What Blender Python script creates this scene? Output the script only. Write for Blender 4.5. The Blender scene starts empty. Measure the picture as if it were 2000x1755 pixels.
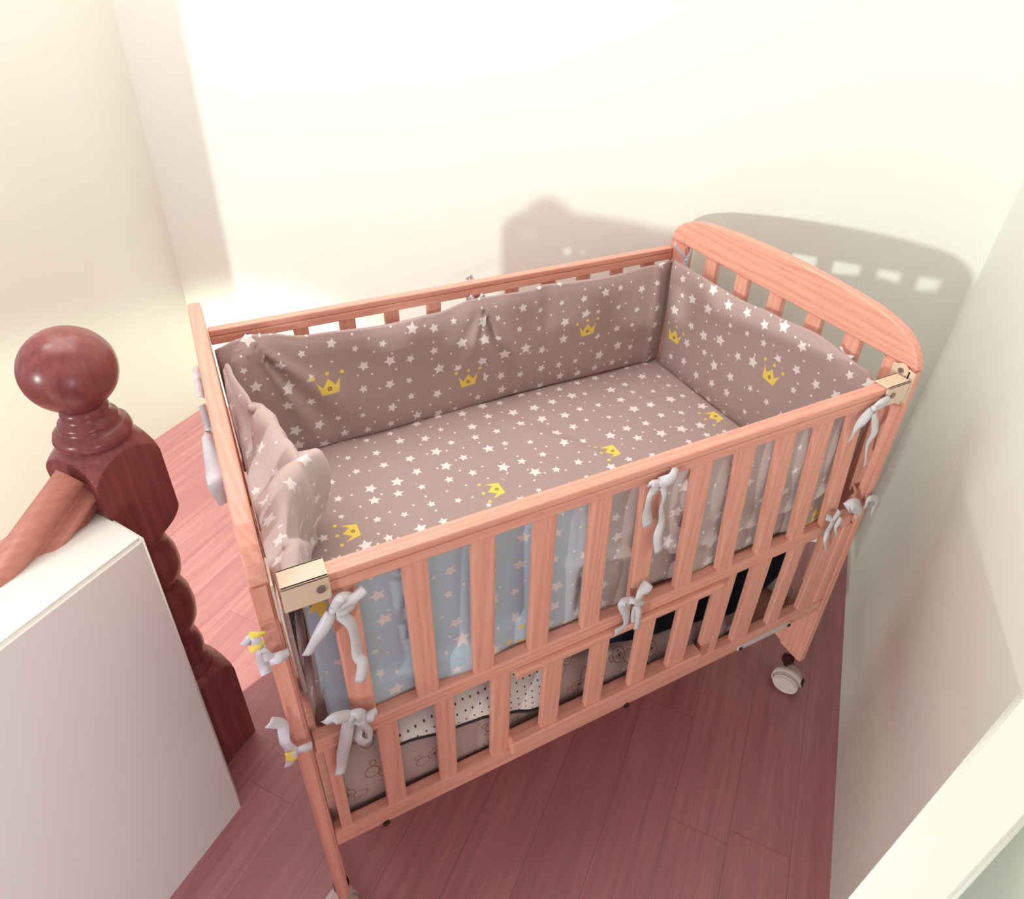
import bpy, bmesh, math, random
from mathutils import Vector, Matrix
random.seed(7)
S = bpy.context.scene
COL = S.collection
PI = math.pi

# ------------------------------------------------------------------ camera
cam_d = bpy.data.cameras.new('camera')
cam = bpy.data.objects.new('camera', cam_d)
COL.objects.link(cam)
cam_d.sensor_fit = 'HORIZONTAL'
cam_d.sensor_width = 36
cam_d.lens = 23.6825
cam_d.shift_x = -0.00592
cam_d.shift_y = -0.05744
cam_d.clip_start = 0.02
_r, _u, _f = (0.893840, -0.447636, 0.025929), (0.227157, 0.501929, 0.834546), (0.386588, 0.740060, -0.550328)
cam.matrix_world = Matrix(((_r[0], _u[0], -_f[0], 0.00657), (_r[1], _u[1], -_f[1], -0.55368), (_r[2], _u[2], -_f[2], 1.45279), (0, 0, 0, 1)))
S.camera = cam
S.view_settings.view_transform = 'Standard'
S.view_settings.look = 'None'
S.view_settings.gamma = 1
S.view_settings.use_curve_mapping = False
S.view_settings.exposure = 0.0

# ------------------------------------------------------------------ world and lights
w = bpy.data.worlds.new('world'); S.world = w; w.use_nodes = True
w.node_tree.nodes['Background'].inputs[0].default_value = (1.0, 0.85, 0.93, 1)
w.node_tree.nodes['Background'].inputs[1].default_value = 0.75

def aim(o, d):
    o.rotation_euler = Vector(d).to_track_quat('-Z', 'Y').to_euler()

sun_d = bpy.data.lights.new('low_sun', 'SUN'); sun = bpy.data.objects.new('low_sun', sun_d); COL.objects.link(sun)
sun_d.energy = 1.4; sun_d.angle = math.radians(2.0); sun_d.color = (0.90, 1.0, 0.93)
aim(sun, (0.905, 0.415, -0.068))
ov_d = bpy.data.lights.new('ceiling_light', 'AREA'); ov = bpy.data.objects.new('ceiling_light', ov_d); COL.objects.link(ov)
ov_d.shape = 'RECTANGLE'; ov_d.size = 1.4; ov_d.size_y = 1.4; ov_d.energy = 29; ov_d.color = (1.0, 0.94, 0.87)
ov.location = (0.0, 0.75, 2.6); ov.rotation_euler = (0, 0, 0)
sp_d = bpy.data.lights.new('floor_patch_fill', 'SPOT'); sp = bpy.data.objects.new('floor_patch_fill', sp_d); COL.objects.link(sp)  # added spot with no known fixture, brightens the floor left of the crib
sp_d.energy = 400; sp_d.spot_size = math.radians(38); sp_d.spot_blend = 0.35; sp_d.shadow_soft_size = 0.04; sp_d.color = (0.85, 1.0, 0.76)
sp.location = (-1.75, -0.12, 1.35)
aim(sp, Vector((-0.30, 1.08, 0.0)) - sp.location)
ww_d = bpy.data.lights.new('corner_fill', 'AREA'); ww = bpy.data.objects.new('corner_fill', ww_d); COL.objects.link(ww)  # unseen fill light added to brighten the left wall corner
ww_d.shape = 'DISK'; ww_d.size = 0.35; ww_d.energy = 6; ww_d.color = (1.0, 1.0, 0.92)
ww.location = (-0.75, 0.65, 2.3)
aim(ww, Vector((0.02, 1.8, 0.8)) - ww.location)
wl_d = bpy.data.lights.new('front_fill', 'AREA'); wl = bpy.data.objects.new('front_fill', wl_d); COL.objects.link(wl)  # mauve fill added behind the viewer to lift the front floor and half wall
wl_d.shape = 'RECTANGLE'; wl_d.size = 0.6; wl_d.size_y = 0.5; wl_d.energy = 9; wl_d.spread = math.radians(90); wl_d.color = (0.84, 0.74, 1.0)
wl.location = (0.30, -1.75, 0.60)
aim(wl, Vector((0.35, 0.05, 0.6)) - wl.location)

# ------------------------------------------------------------------ node helpers
def new_mat(name, rough=0.6, spec=0.5):
    m = bpy.data.materials.new(name); m.use_nodes = True
    nt = m.node_tree; b = nt.nodes['Principled BSDF']
    b.inputs['Roughness'].default_value = rough
    b.inputs['Specular IOR Level'].default_value = spec
    return m, nt, b
class NB:
    def __init__(s, nt): s.nt = nt
    def node(s, t, **k):
        n = s.nt.nodes.new(t)
        for a, v in k.items(): setattr(n, a, v)
        return n
    def put(s, sock, v):
        if hasattr(v, 'is_output') or isinstance(v, bpy.types.NodeSocket): s.nt.links.new(v, sock)
        else: sock.default_value = v
    def m(s, op, a, b=0.0, c=0.0):
        n = s.node('ShaderNodeMath', operation=op)
        s.put(n.inputs[0], a); s.put(n.inputs[1], b); s.put(n.inputs[2], c)
        return n.outputs[0]
    def v(s, op, a, b=(0, 0, 0), scale=None):
        n = s.node('ShaderNodeVectorMath', operation=op)
        s.put(n.inputs[0], a); s.put(n.inputs[1], b)
        if scale is not None: s.put(n.inputs[3], scale)
        return n.outputs['Value'] if op in ('LENGTH', 'DOT_PRODUCT', 'DISTANCE') else n.outputs[0]
    def mix(s, f, a, b):
        n = s.node('ShaderNodeMix', data_type='RGBA')
        s.put(n.inputs[0], f); s.put(n.inputs[6], a); s.put(n.inputs[7], b)
        return n.outputs[2]
    def sep(s, a):
        n = s.node('ShaderNodeSeparateXYZ'); s.put(n.inputs[0], a); return n.outputs
    def comb(s, x, y, z=0.0):
        n = s.node('ShaderNodeCombineXYZ'); s.put(n.inputs[0], x); s.put(n.inputs[1], y); s.put(n.inputs[2], z); return n.outputs[0]
    def noise(s, vec, scale, detail=2, rough=0.5, w=None):
        n = s.node('ShaderNodeTexNoise'); s.put(n.inputs['Vector'], vec)
        n.inputs['Scale'].default_value = scale; n.inputs['Detail'].default_value = detail; n.inputs['Roughness'].default_value = rough
        return n.outputs[0]
    def ramp(s, f, pts):
        n = s.node('ShaderNodeValToRGB'); s.put(n.inputs[0], f)
        e = n.color_ramp.elements
        while len(e) < len(pts): e.new(0.5)
        for i, (p, c) in enumerate(pts): e[i].position = p; e[i].color = (*c, 1)
        return n.outputs[0]
def bump(nb, b, h, strength=0.3, dist=0.002):
    n = nb.node('ShaderNodeBump'); n.inputs['Strength'].default_value = strength; n.inputs['Distance'].default_value = dist
    nb.put(n.inputs['Height'], h); nb.nt.links.new(n.outputs[0], b.inputs['Normal'])

def wood(name, axis, dark, mid, light, rough=0.42, sc=1.0, wgt=0.3):
    m, nt, b = new_mat(name, rough, 0.45); nb = NB(nt)
    tc = nb.node('ShaderNodeTexCoord'); oi = nb.node('ShaderNodeObjectInfo')
    off = nb.v('SCALE', (3.7, 5.1, 2.3), scale=oi.outputs['Random'])
    p = nb.v('ADD', tc.outputs['Object'], off)
    st = [1.0, 1.0, 1.0]; st[axis] = 0.07
    ps = nb.v('MULTIPLY', p, tuple(st))
    warp = nb.noise(ps, 14 * sc, 2)
    q = nb.v('ADD', ps, nb.v('SCALE', (0.035, 0.035, 0.035), scale=warp))
    wv = nb.node('ShaderNodeTexWave', wave_type='RINGS', rings_direction='XYZ'[axis])
    nb.put(wv.inputs['Vector'], q); wv.inputs['Scale'].default_value = 30 * sc; wv.inputs['Distortion'].default_value = 3.5; wv.inputs['Detail'].default_value = 2
    fine = nb.noise(ps, 260 * sc, 3)
    f = nb.m('ADD', nb.m('MULTIPLY', wv.outputs['Fac'], wgt), nb.m('MULTIPLY', fine, 1 - wgt))
    c = nb.ramp(f, [(0.25, light), (0.6, mid), (0.9, dark)])
    c2 = nb.mix(nb.m('MULTIPLY', oi.outputs['Random'], 0.25), c, (*mid, 1))
    nb.nt.links.new(c2, b.inputs['Base Color'])
    bump(nb, b, fine, 0.08, 0.001)
    return m
PD, PM, PL = (0.60, 0.235, 0.18), (0.70, 0.32, 0.24), (0.76, 0.385, 0.29)
PINE = [wood('pine_grain_%s' % 'xyz'[a], a, PD, PM, PL) for a in range(3)]
NEWEL = wood('mahogany', 2, (0.14, 0.032, 0.032), (0.20, 0.052, 0.048), (0.27, 0.08, 0.07), 0.28, 0.5, 0.15)
RAILW = wood('mahogany_rail', 0, (0.38, 0.14, 0.10), (0.50, 0.21, 0.16), (0.58, 0.26, 0.20), 0.3, 0.7, 0.15)

def paint(name, col, rough=0.7):
    m, nt, b = new_mat(name, rough, 0.25); nb = NB(nt)
    tc = nb.node('ShaderNodeTexCoord')
    n = nb.noise(tc.outputs['Object'], 1.6, 3)
    c = nb.mix(nb.m('MULTIPLY', n, 0.35), (*col, 1), (*[x * 0.94 for x in col], 1))
    nt.links.new(c, b.inputs['Base Color'])
    bump(nb, b, nb.noise(tc.outputs['Object'], 9, 4), 0.12, 0.004)
    return m
WALLP = paint('cream_wall_paint', (0.79, 0.815, 0.74))

def plain(name, col, rough=0.5, spec=0.5, metal=0.0, var=0.12, sc=40):
    m, nt, b = new_mat(name, rough, spec); nb = NB(nt)
    tc = nb.node('ShaderNodeTexCoord')
    n = nb.noise(tc.outputs['Object'], sc, 2)
    c = nb.mix(nb.m('MULTIPLY', n, var), (*col, 1), (*[x * 0.6 for x in col], 1))
    nt.links.new(c, b.inputs['Base Color']); b.inputs['Metallic'].default_value = metal
    return m
PLASTIC = plain('cream_plastic', (0.70, 0.54, 0.40), 0.35)
CASTER_P = plain('caster_plastic', (0.62, 0.52, 0.47), 0.4)
DARKM = plain('dark_metal', (0.05, 0.03, 0.025), 0.4, 0.5, 0.6)
SCREW = plain('screw_metal', (0.32, 0.27, 0.25), 0.35, 0.5, 0.8)
STRIPM = plain('latch_metal', (0.62, 0.55, 0.56), 0.4, 0.5, 0.1)
RIBBON = plain('ribbon_satin', (0.66, 0.64, 0.68), 0.4, 0.5, 0, 0.2, 300)
YELLOW = plain('yellow_cloth', (0.85, 0.68, 0.12), 0.7)
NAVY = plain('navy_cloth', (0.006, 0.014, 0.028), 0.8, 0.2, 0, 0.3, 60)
PIPING = plain('black_piping', (0.015, 0.015, 0.018), 0.6)
WHITEC = plain('white_cloth', (0.72, 0.70, 0.70), 0.8)

# floor boards
def floor_mat():
    m, nt, b = new_mat('laminate_floor', 0.32, 0.5); nb = NB(nt)
    tc = nb.node('ShaderNodeTexCoord')
    mp = nb.node('ShaderNodeMapping'); nb.put(mp.inputs['Vector'], tc.outputs['Object'])
    mp.inputs['Rotation'].default_value = (0, 0, -math.radians(38.8))
    p = mp.outputs[0]
    x, y, z = nb.sep(p)
    W, L = 0.118, 0.92
    row = nb.m('FLOOR', nb.m('DIVIDE', y, W))
    wn = nb.node('ShaderNodeTexWhiteNoise', noise_dimensions='1D'); nb.put(wn.inputs['W'], row)
    xs = nb.m('ADD', nb.m('DIVIDE', x, L), nb.m('MULTIPLY', wn.outputs['Value'], 1.0))
    colm = nb.m('FLOOR', xs)
    wn2 = nb.node('ShaderNodeTexWhiteNoise', noise_dimensions='2D'); nb.put(wn2.inputs['Vector'], nb.comb(row, colm))
    fy = nb.m('FRACT', nb.m('DIVIDE', y, W)); fx = nb.m('FRACT', xs)
    dy = nb.m('MULTIPLY', nb.m('MINIMUM', fy, nb.m('SUBTRACT', 1.0, fy)), W)
    dx = nb.m('MULTIPLY', nb.m('MINIMUM', fx, nb.m('SUBTRACT', 1.0, fx)), L)
    seam = nb.m('LESS_THAN', nb.m('MINIMUM', dy, dx), 0.0009)
    g = nb.v('ADD', nb.v('MULTIPLY', p, (1.3, 22, 1)), nb.v('SCALE', (31.0, 17.0, 0), scale=wn2.outputs['Value']))
    n1 = nb.noise(g, 2.2, 4, 0.6); n2 = nb.noise(nb.v('MULTIPLY', g, (1.5, 6, 1)), 4, 2)
    f = nb.m('ADD', nb.m('MULTIPLY', n1, 0.65), nb.m('MULTIPLY', n2, 0.35))
    c = nb.ramp(f, [(0.3, (0.33, 0.125, 0.14)), (0.5, (0.42, 0.175, 0.185)), (0.72, (0.52, 0.245, 0.235))])
    c = nb.mix(nb.m('MULTIPLY', wn2.outputs['Value'], 0.35), c, (0.28, 0.105, 0.115, 1))
    c = nb.mix(nb.m('MULTIPLY', seam, 0.45), c, (0.15, 0.05, 0.05, 1))
    nt.links.new(c, b.inputs['Base Color'])
    nb.put(b.inputs['Roughness'], nb.m('ADD', 0.27, nb.m('MULTIPLY', n1, 0.2)))
    return m
FLOORM = floor_mat()

# printed star cloth ---------------------------------------------------------
def g_iface(g, name, io, t='NodeSocketFloat'): g.interface.new_socket(name=name, in_out=io, socket_type=t)
def star_group():
    g = bpy.data.node_groups.new('star_shape', 'ShaderNodeTree')
    g_iface(g, 'Vector', 'INPUT', 'NodeSocketVector'); g_iface(g, 'Radius', 'INPUT'); g_iface(g, 'Angle', 'INPUT'); g_iface(g, 'Mask', 'OUTPUT')
    nb = NB(g); gi = g.nodes.new('NodeGroupInput'); go = g.nodes.new('NodeGroupOutput')
    x, y, z = nb.sep(gi.outputs[0])
    r = nb.v('LENGTH', gi.outputs[0])
    a = nb.m('ADD', nb.m('ARCTAN2', y, x), nb.m('ADD', gi.outputs[2], 20 * PI))
    k = 2 * PI / 5
    am = nb.m('PINGPONG', a, k / 2)          # 0 at a point, k/2 in a notch
    px = nb.m('MULTIPLY', r, nb.m('COSINE', am)); py = nb.m('MULTIPLY', r, nb.m('SINE', am))
    ri = 0.50; ix, iy = ri * math.cos(k / 2), ri * math.sin(k / 2)
    nx, ny = iy, 1 - ix; l = math.hypot(nx, ny); nx /= l; ny /= l
    d = nb.m('SUBTRACT', nb.m('ADD', nb.m('MULTIPLY', px, nx), nb.m('MULTIPLY', py, ny)), nb.m('MULTIPLY', gi.outputs[1], nx))
    nb.put(go.inputs[0], nb.m('LESS_THAN', d, 0.0))
    return g
STAR = star_group()
def crown_group():
    g = bpy.data.node_groups.new('crown_shape', 'ShaderNodeTree')
    g_iface(g, 'Vector', 'INPUT', 'NodeSocketVector'); g_iface(g, 'Body', 'OUTPUT'); g_iface(g, 'Ring', 'OUTPUT'); g_iface(g, 'Near', 'OUTPUT')
    nb = NB(g); gi = g.nodes.new('NodeGroupInput'); go = g.nodes.new('NodeGroupOutput')
    x, y, z = nb.sep(gi.outputs[0])      # unit = crown half width
    ax = nb.m('ABSOLUTE', x)
    lim = nb.m('ADD', 0.80, nb.m('MULTIPLY', y, 0.22))
    side = nb.m('LESS_THAN', ax, lim)
    bot = nb.m('GREATER_THAN', y, -0.68)
    # points at x = 0 and x = +-1, notches at +-0.5
    tri = nb.m('MULTIPLY', nb.m('PINGPONG', ax, 0.48), 1 / 0.48)
    top = nb.m('SUBTRACT', 0.55, nb.m('MULTIPLY', tri, 0.62))
    topc = nb.m('LESS_THAN', y, top)
    body = nb.m('MULTIPLY', nb.m('MULTIPLY', side, bot), topc)
    dot1 = nb.m('LESS_THAN', nb.v('LENGTH', nb.v('SUBTRACT', gi.outputs[0], (0, 0.95, 0))), 0.15)
    dot2 = nb.m('LESS_THAN', nb.v('LENGTH', nb.v('SUBTRACT', nb.comb(ax, y), (1.08, 0.85, 0))), 0.15)
    allb = nb.m('MAXIMUM', body, nb.m('MAXIMUM', dot1, dot2))
    rr = nb.v('LENGTH', nb.v('SUBTRACT', gi.outputs[0], (0, -0.25, 0)))
    ring = nb.m('MULTIPLY', nb.m('LESS_THAN', rr, 0.17), nb.m('GREATER_THAN', rr, 0.05))
    near = nb.m('LESS_THAN', nb.v('LENGTH', gi.outputs[0]), 1.45)
    nb.put(go.inputs[0], allb); nb.put(go.inputs[1], ring); nb.put(go.inputs[2], near)
    return g
CROWN = crown_group()
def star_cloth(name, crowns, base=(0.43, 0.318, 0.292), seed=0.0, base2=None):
    m, nt, b = new_mat(name, 0.85, 0.2); nb = NB(nt)
    uv = nb.node('ShaderNodeUVMap').outputs[0]
    def layer(cell, rnd, rmin, rmax, off, thr=-1.0):
        q = nb.v('ADD', uv, (off + seed, off * 1.7 + seed * 0.6, 0))
        v = nb.node('ShaderNodeTexVoronoi', voronoi_dimensions='2D', feature='F1')
        nb.put(v.inputs['Vector'], q); v.inputs['Scale'].default_value = 1 / cell; v.inputs['Randomness'].default_value = rnd
        pos = v.outputs['Position']
        loc = nb.v('SUBTRACT', q, nb.v('MULTIPLY', pos, (1, 1, 0)))
        cs = nb.node('ShaderNodeSeparateColor'); nb.put(cs.inputs[0], v.outputs['Color'])
        rad = nb.m('ADD', rmin, nb.m('MULTIPLY', cs.outputs[0], rmax - rmin))
        s = nb.node('ShaderNodeGroup'); s.node_tree = STAR
        nb.put(s.inputs[0], loc); nb.put(s.inputs[1], rad); nb.put(s.inputs[2], nb.m('MULTIPLY', cs.outputs[1], 1.2))
        return s.outputs[0], loc, cs
    s1, l1, c1 = layer(0.052, 0.42, 0.0068, 0.0148, 0.013)
    v = nb.node('ShaderNodeTexVoronoi', voronoi_dimensions='2D', feature='F1')
    q = nb.v('ADD', uv, (0.0315 + seed, 0.0445 + seed, 0)); nb.put(v.inputs['Vector'], q)
    v.inputs['Scale'].default_value = 1 / 0.041; v.inputs['Randomness'].default_value = 0.5
    l2 = nb.v('LENGTH', nb.v('SUBTRACT', q, nb.v('MULTIPLY', v.outputs['Position'], (1, 1, 0))))
    s2 = nb.m('LESS_THAN', l2, 0.0024)
    far = nb.m('GREATER_THAN', nb.v('LENGTH', l1), 0.015)
    mask = nb.m('MAXIMUM', s1, nb.m('MULTIPLY', s2, far))
    wv = nb.noise(uv, 900, 1)
    c = nb.mix(nb.m('MULTIPLY', wv, 0.16), (*base, 1), (*[x * 0.7 for x in base], 1))
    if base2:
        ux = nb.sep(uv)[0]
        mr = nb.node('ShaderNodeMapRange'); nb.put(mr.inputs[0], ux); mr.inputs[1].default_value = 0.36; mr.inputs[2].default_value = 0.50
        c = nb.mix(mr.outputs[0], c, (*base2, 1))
    cb = cr = near = 0.0
    for (cu, cv, ang, sz) in crowns:
        mp = nb.v('SUBTRACT', uv, (cu, cv, 0))
        rt = nb.node('ShaderNodeVectorRotate', rotation_type='Z_AXIS'); nb.put(rt.inputs['Vector'], mp); rt.inputs['Angle'].default_value = -ang
        sc = nb.v('SCALE', rt.outputs[0], scale=1 / sz)
        g = nb.node('ShaderNodeGroup'); g.node_tree = CROWN; nb.put(g.inputs[0], sc)
        cb = nb.m('MAXIMUM', cb, g.outputs[0]); cr = nb.m('MAXIMUM', cr, g.outputs[1]); near = nb.m('MAXIMUM', near, g.outputs[2])
    if crowns: mask = nb.m('MULTIPLY', mask, nb.m('SUBTRACT', 1.0, near))
    c = nb.mix(mask, c, (0.80, 0.76, 0.74, 1))
    if crowns:
        c = nb.mix(cb, c, (0.86, 0.66, 0.13, 1)); c = nb.mix(cr, c, (0.35, 0.22, 0.08, 1))
    nt.links.new(c, b.inputs['Base Color'])
    b.inputs['Sheen Weight'].default_value = 0.15
    bump(nb, b, wv, 0.15, 0.0006)
    return m

def quilt_mat():
    m, nt, b = new_mat('bear_print_cloth', 0.8, 0.25); nb = NB(nt)
    uv = nb.node('ShaderNodeUVMap').outputs[0]
    v = nb.node('ShaderNodeTexVoronoi', voronoi_dimensions='2D', feature='F1')
    nb.put(v.inputs['Vector'], uv); v.inputs['Scale'].default_value = 1 / 0.085; v.inputs['Randomness'].default_value = 0.4
    loc = nb.v('SUBTRACT', uv, nb.v('MULTIPLY', v.outputs['Position'], (1, 1, 0)))
    cs = nb.node('ShaderNodeSeparateColor'); nb.put(cs.inputs[0], v.outputs['Color'])
    rt = nb.node('ShaderNodeVectorRotate', rotation_type='Z_AXIS'); nb.put(rt.inputs['Vector'], loc); nb.put(rt.inputs['Angle'], nb.m('MULTIPLY', cs.outputs[0], 6.0))
    q = rt.outputs[0]
    def ring(c, r, wd=0.0009):
        d = nb.v('LENGTH', nb.v('SUBTRACT', q, (*c, 0))); return nb.m('LESS_THAN', nb.m('ABSOLUTE', nb.m('SUBTRACT', d, r)), wd)
    def dot(c, r): return nb.m('LESS_THAN', nb.v('LENGTH', nb.v('SUBTRACT', q, (*c, 0))), r)
    f = ring((0, 0), 0.013)
    for c, r in (((-0.011, 0.012), 0.005), ((0.011, 0.012), 0.005), ((0, -0.004), 0.0045), ((0.004, -0.024), 0.011), ((-0.012, -0.03), 0.005)): f = nb.m('MAXIMUM', f, ring(c, r))
    e = nb.m('MAXIMUM', dot((0, -0.003), 0.0022), nb.m('MAXIMUM', dot((-0.005, 0.003), 0.0013), dot((0.005, 0.003), 0.0013)))
    c = nb.mix(nb.m('MULTIPLY', f, 0.8), (0.50, 0.39, 0.38, 1), (0.26, 0.13, 0.07, 1))
    c = nb.mix(e, c, (0.06, 0.03, 0.03, 1))
    nt.links.new(c, b.inputs['Base Color'])
    bump(nb, b, nb.noise(uv, 14, 3), 0.5, 0.01)
    return m
def polka_mat():
    m, nt, b = new_mat('white_dotted_cloth', 0.8, 0.25); nb = NB(nt)
    uv = nb.node('ShaderNodeUVMap').outputs[0]
    v = nb.node('ShaderNodeTexVoronoi', voronoi_dimensions='2D', feature='F1'); nb.put(v.inputs['Vector'], uv)
    v.inputs['Scale'].default_value = 1 / 0.0135; v.inputs['Randomness'].default_value = 0.15
    d = nb.m('LESS_THAN', v.outputs['Distance'], 0.12)
    nt.links.new(nb.mix(d, (0.78, 0.76, 0.74, 1), (0.06, 0.05, 0.05, 1)), b.inputs['Base Color'])
    return m

# ------------------------------------------------------------------ object helpers
def link(name, bm, mat, parent=None, smooth=False):
    bmesh.ops.recalc_face_normals(bm, faces=bm.faces)
    me = bpy.data.meshes.new(name); bm.to_mesh(me); bm.free()
    if mat: me.materials.append(mat)
    if smooth:
        for p in me.polygons: p.use_smooth = True
    o = bpy.data.objects.new(name, me); COL.objects.link(o)
    if parent: o.parent = parent
    return o
def tag(o, label=None, cat=None, group=None, kind=None):
    if label: o['label'] = label
    if cat: o['category'] = cat
    if group: o['group'] = group
    if kind: o['kind'] = kind
    return o
def empty(name, loc):
    o = bpy.data.objects.new(name, None); COL.objects.link(o); o.location = loc; o.empty_display_size = 0.05
    return o
def child(o, parent):
    o.parent = parent; o.matrix_parent_inverse = Matrix.Translation(-Vector(parent.location)); return o
def bxadd(bm, a, b, bev=0.0):
    t = bmesh.new(); bmesh.ops.create_cube(t, size=1)
    for v in t.verts:
        v.co = Vector([(a[i] + b[i]) / 2 + v.co[i] * (b[i] - a[i]) for i in range(3)])
    if bev: bmesh.ops.bevel(t, geom=t.edges[:], offset=bev, segments=2, affect='EDGES', profile=0.6)
    me = bpy.data.meshes.new('t'); t.to_mesh(me); t.free(); bm.from_mesh(me); bpy.data.meshes.remove(me)
def box(name, a, b, mat, parent=None, bev=0.003):
    bm = bmesh.new(); bxadd(bm, a, b, bev); return link(name, bm, mat, parent)
def prism(bm, poly, axis, lo, hi, bev=0.0):
    """poly: list of 2D points in the two other axes, in cyclic axis order"""
    t = bmesh.new()
    def P(p, h):
        c = [0, 0, 0]; c[axis] = h; c[[0, 1, 2][(axis + 1) % 3]] = p[0]; c[(axis + 2) % 3] = p[1]; return c
    A = [t.verts.new(P(p, lo)) for p in poly]; B = [t.verts.new(P(p, hi)) for p in poly]
    t.faces.new(A); t.faces.new(B[::-1]); n = len(poly)
    for i in range(n): t.faces.new((A[i], B[i], B[(i + 1) % n], A[(i + 1) % n]))
    bmesh.ops.recalc_face_normals(t, faces=t.faces)
    if bev:
        ed = [e for e in t.edges if abs(e.verts[0].co[axis] - e.verts[1].co[axis]) < 1e-6]
        bmesh.ops.bevel(t, geom=ed, offset=bev, segments=3, affect='EDGES', profile=0.6)
    me = bpy.data.meshes.new('t'); t.to_mesh(me); t.free(); bm.from_mesh(me); bpy.data.meshes.remove(me)
def slat(name, x0b, x1b, x0t, x1t, zb, zt, y0, y1, mat, parent, bev=0.003):
    """a flat vertical slat across X, bottom and top ends given separately"""
    bm = bmesh.new()
    vs = [bm.verts.new(c) for c in ((x0b, y0, zb), (x1b, y0, zb), (x1b, y1, zb), (x0b, y1, zb), (x0t, y0, zt), (x1t, y0, zt), (x1t, y1, zt), (x0t, y1, zt))]
    for f in ((0, 1, 2, 3), (7, 6, 5, 4), (0, 4, 5, 1), (1, 5, 6, 2), (2, 6, 7, 3), (3, 7, 4, 0)): bm.faces.new([vs[i] for i in f])
    ed = [e for e in bm.edges if abs(e.verts[0].co.z - e.verts[1].co.z) > 0.01]
    bmesh.ops.bevel(bm, geom=ed, offset=bev, segments=2, affect='EDGES', profile=0.6)
    return link(name, bm, mat, parent)
def cyl(bm, c, r, h, axis=2, seg=24, r2=None, bev=0.0):
    t = bmesh.new(); bmesh.ops.create_cone(t, cap_ends=True, segments=seg, radius1=r, radius2=r if r2 is None else r2, depth=h)
    if bev: bmesh.ops.bevel(t, geom=[e for e in t.edges if len(e.link_faces) == 2 and any(len(f.verts) > 4 for f in e.link_faces)], offset=bev, segments=2, affect='EDGES')
    M = Matrix.Translation(c)
    if isinstance(axis, int):
        if axis == 0: M = M @ Matrix.Rotation(PI / 2, 4, 'Y')
        if axis == 1: M = M @ Matrix.Rotation(PI / 2, 4, 'X')
    else: M = M @ Vector(axis).to_track_quat('Z', 'Y').to_matrix().to_4x4()
    t.transform(M); me = bpy.data.meshes.new('t'); t.to_mesh(me); t.free(); bm.from_mesh(me); bpy.data.meshes.remove(me)
def grid(name, fn, ns, nt, mat, parent=None, close_t=False, thick=0.0, smooth=True):
    bm = bmesh.new(); uvl = bm.loops.layers.uv.new('UVMap'); V = []; U = []
    for i in range(ns + 1):
        r = []; ru = []
        for j in range(nt + 1):
            co, uv = fn(i / ns, j / nt); r.append(bm.verts.new(co)); ru.append(uv)
        V.append(r); U.append(ru)
    for i in range(ns):
        for j in range(nt):
            ids = ((i, j), (i + 1, j), (i + 1, j + 1), (i, j + 1))
            f = bm.faces.new([V[a][b] for a, b in ids])
            for lp, (a, b) in zip(f.loops, ids): lp[uvl].uv = U[a][b]
    me = bpy.data.meshes.new(name); bm.to_mesh(me); bm.free()
    me.materials.append(mat)
    if smooth:
        for p in me.polygons: p.use_smooth = True
    o = bpy.data.objects.new(name, me); COL.objects.link(o)
    if parent: o.parent = parent
    if thick:
        md = o.modifiers.new('thick', 'SOLIDIFY'); md.thickness = thick; md.offset = 0
    return o
def interp(tab, x):
    if x <= tab[0][0]: return tab[0][1]
    for (a, p), (b, q) in zip(tab, tab[1:]):
        if x <= b:
            t = (x - a) / (b - a); t = t * t * (3 - 2 * t); return p + (q - p) * t
    return tab[-1][1]
def catmull(pts, n=6):
    P = [Vector(p) for p in pts]
    if len(P) < 3: return [P[0].lerp(P[-1], i / n) for i in range(n + 1)]
    P = [P[0] * 2 - P[1]] + P + [P[-1] * 2 - P[-2]]; out = []
    for i in range(1, len(P) - 2):
        for k in range(n):
            t = k / n; a, b, c, d = P[i - 1], P[i], P[i + 1], P[i + 2]
            out.append(0.5 * ((2 * b) + (c - a) * t + (2 * a - 5 * b + 4 * c - d) * t * t + (3 * b - a - 3 * c + d) * t ** 3))
    out.append(P[-2]); return out
def strip(bm, pts, w, normal, twist=0.0, th=0.0006, ph=0.15):
    """one cloth ribbon along pts; w = half width (number or per point list); gently twisting"""
    Q = catmull(pts, 6); n = len(Q); N = Vector(normal).normalized(); ring = []
    for i, q in enumerate(Q):
        t = (Q[min(i + 1, n - 1)] - Q[max(i - 1, 0)]); t = t.normalized() if t.length > 1e-6 else Vector((0, 0, 1))
        f = i / (n - 1)
        ww = w if not isinstance(w, (list, tuple)) else w[int(f * (len(w) - 1))] * (1 - (f * (len(w) - 1)) % 1) + w[min(int(f * (len(w) - 1)) + 1, len(w) - 1)] * ((f * (len(w) - 1)) % 1)
        s = t.cross(N); s = s.normalized() if s.length > 1e-4 else Vector((1, 0, 0))
        nn = s.cross(t).normalized()
        a = ph + twist * math.sin(f * PI * 1.7)
        side = s * math.cos(a) + nn * math.sin(a); up = nn * math.cos(a) - s * math.sin(a)
        cup = up * ww * 0.25
        ring.append([bm.verts.new(q + side * ww + up * th), bm.verts.new(q + cup + up * th), bm.verts.new(q - side * ww + up * th), bm.verts.new(q - side * ww - up * th), bm.verts.new(q + cup - up * th), bm.verts.new(q + side * ww - up * th)])
    for a, b in zip(ring, ring[1:]):
        for k in range(6): bm.faces.new((a[k], a[(k + 1) % 6], b[(k + 1) % 6], b[k]))
    bm.faces.new(ring[0]); bm.faces.new(ring[-1][::-1])
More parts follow.
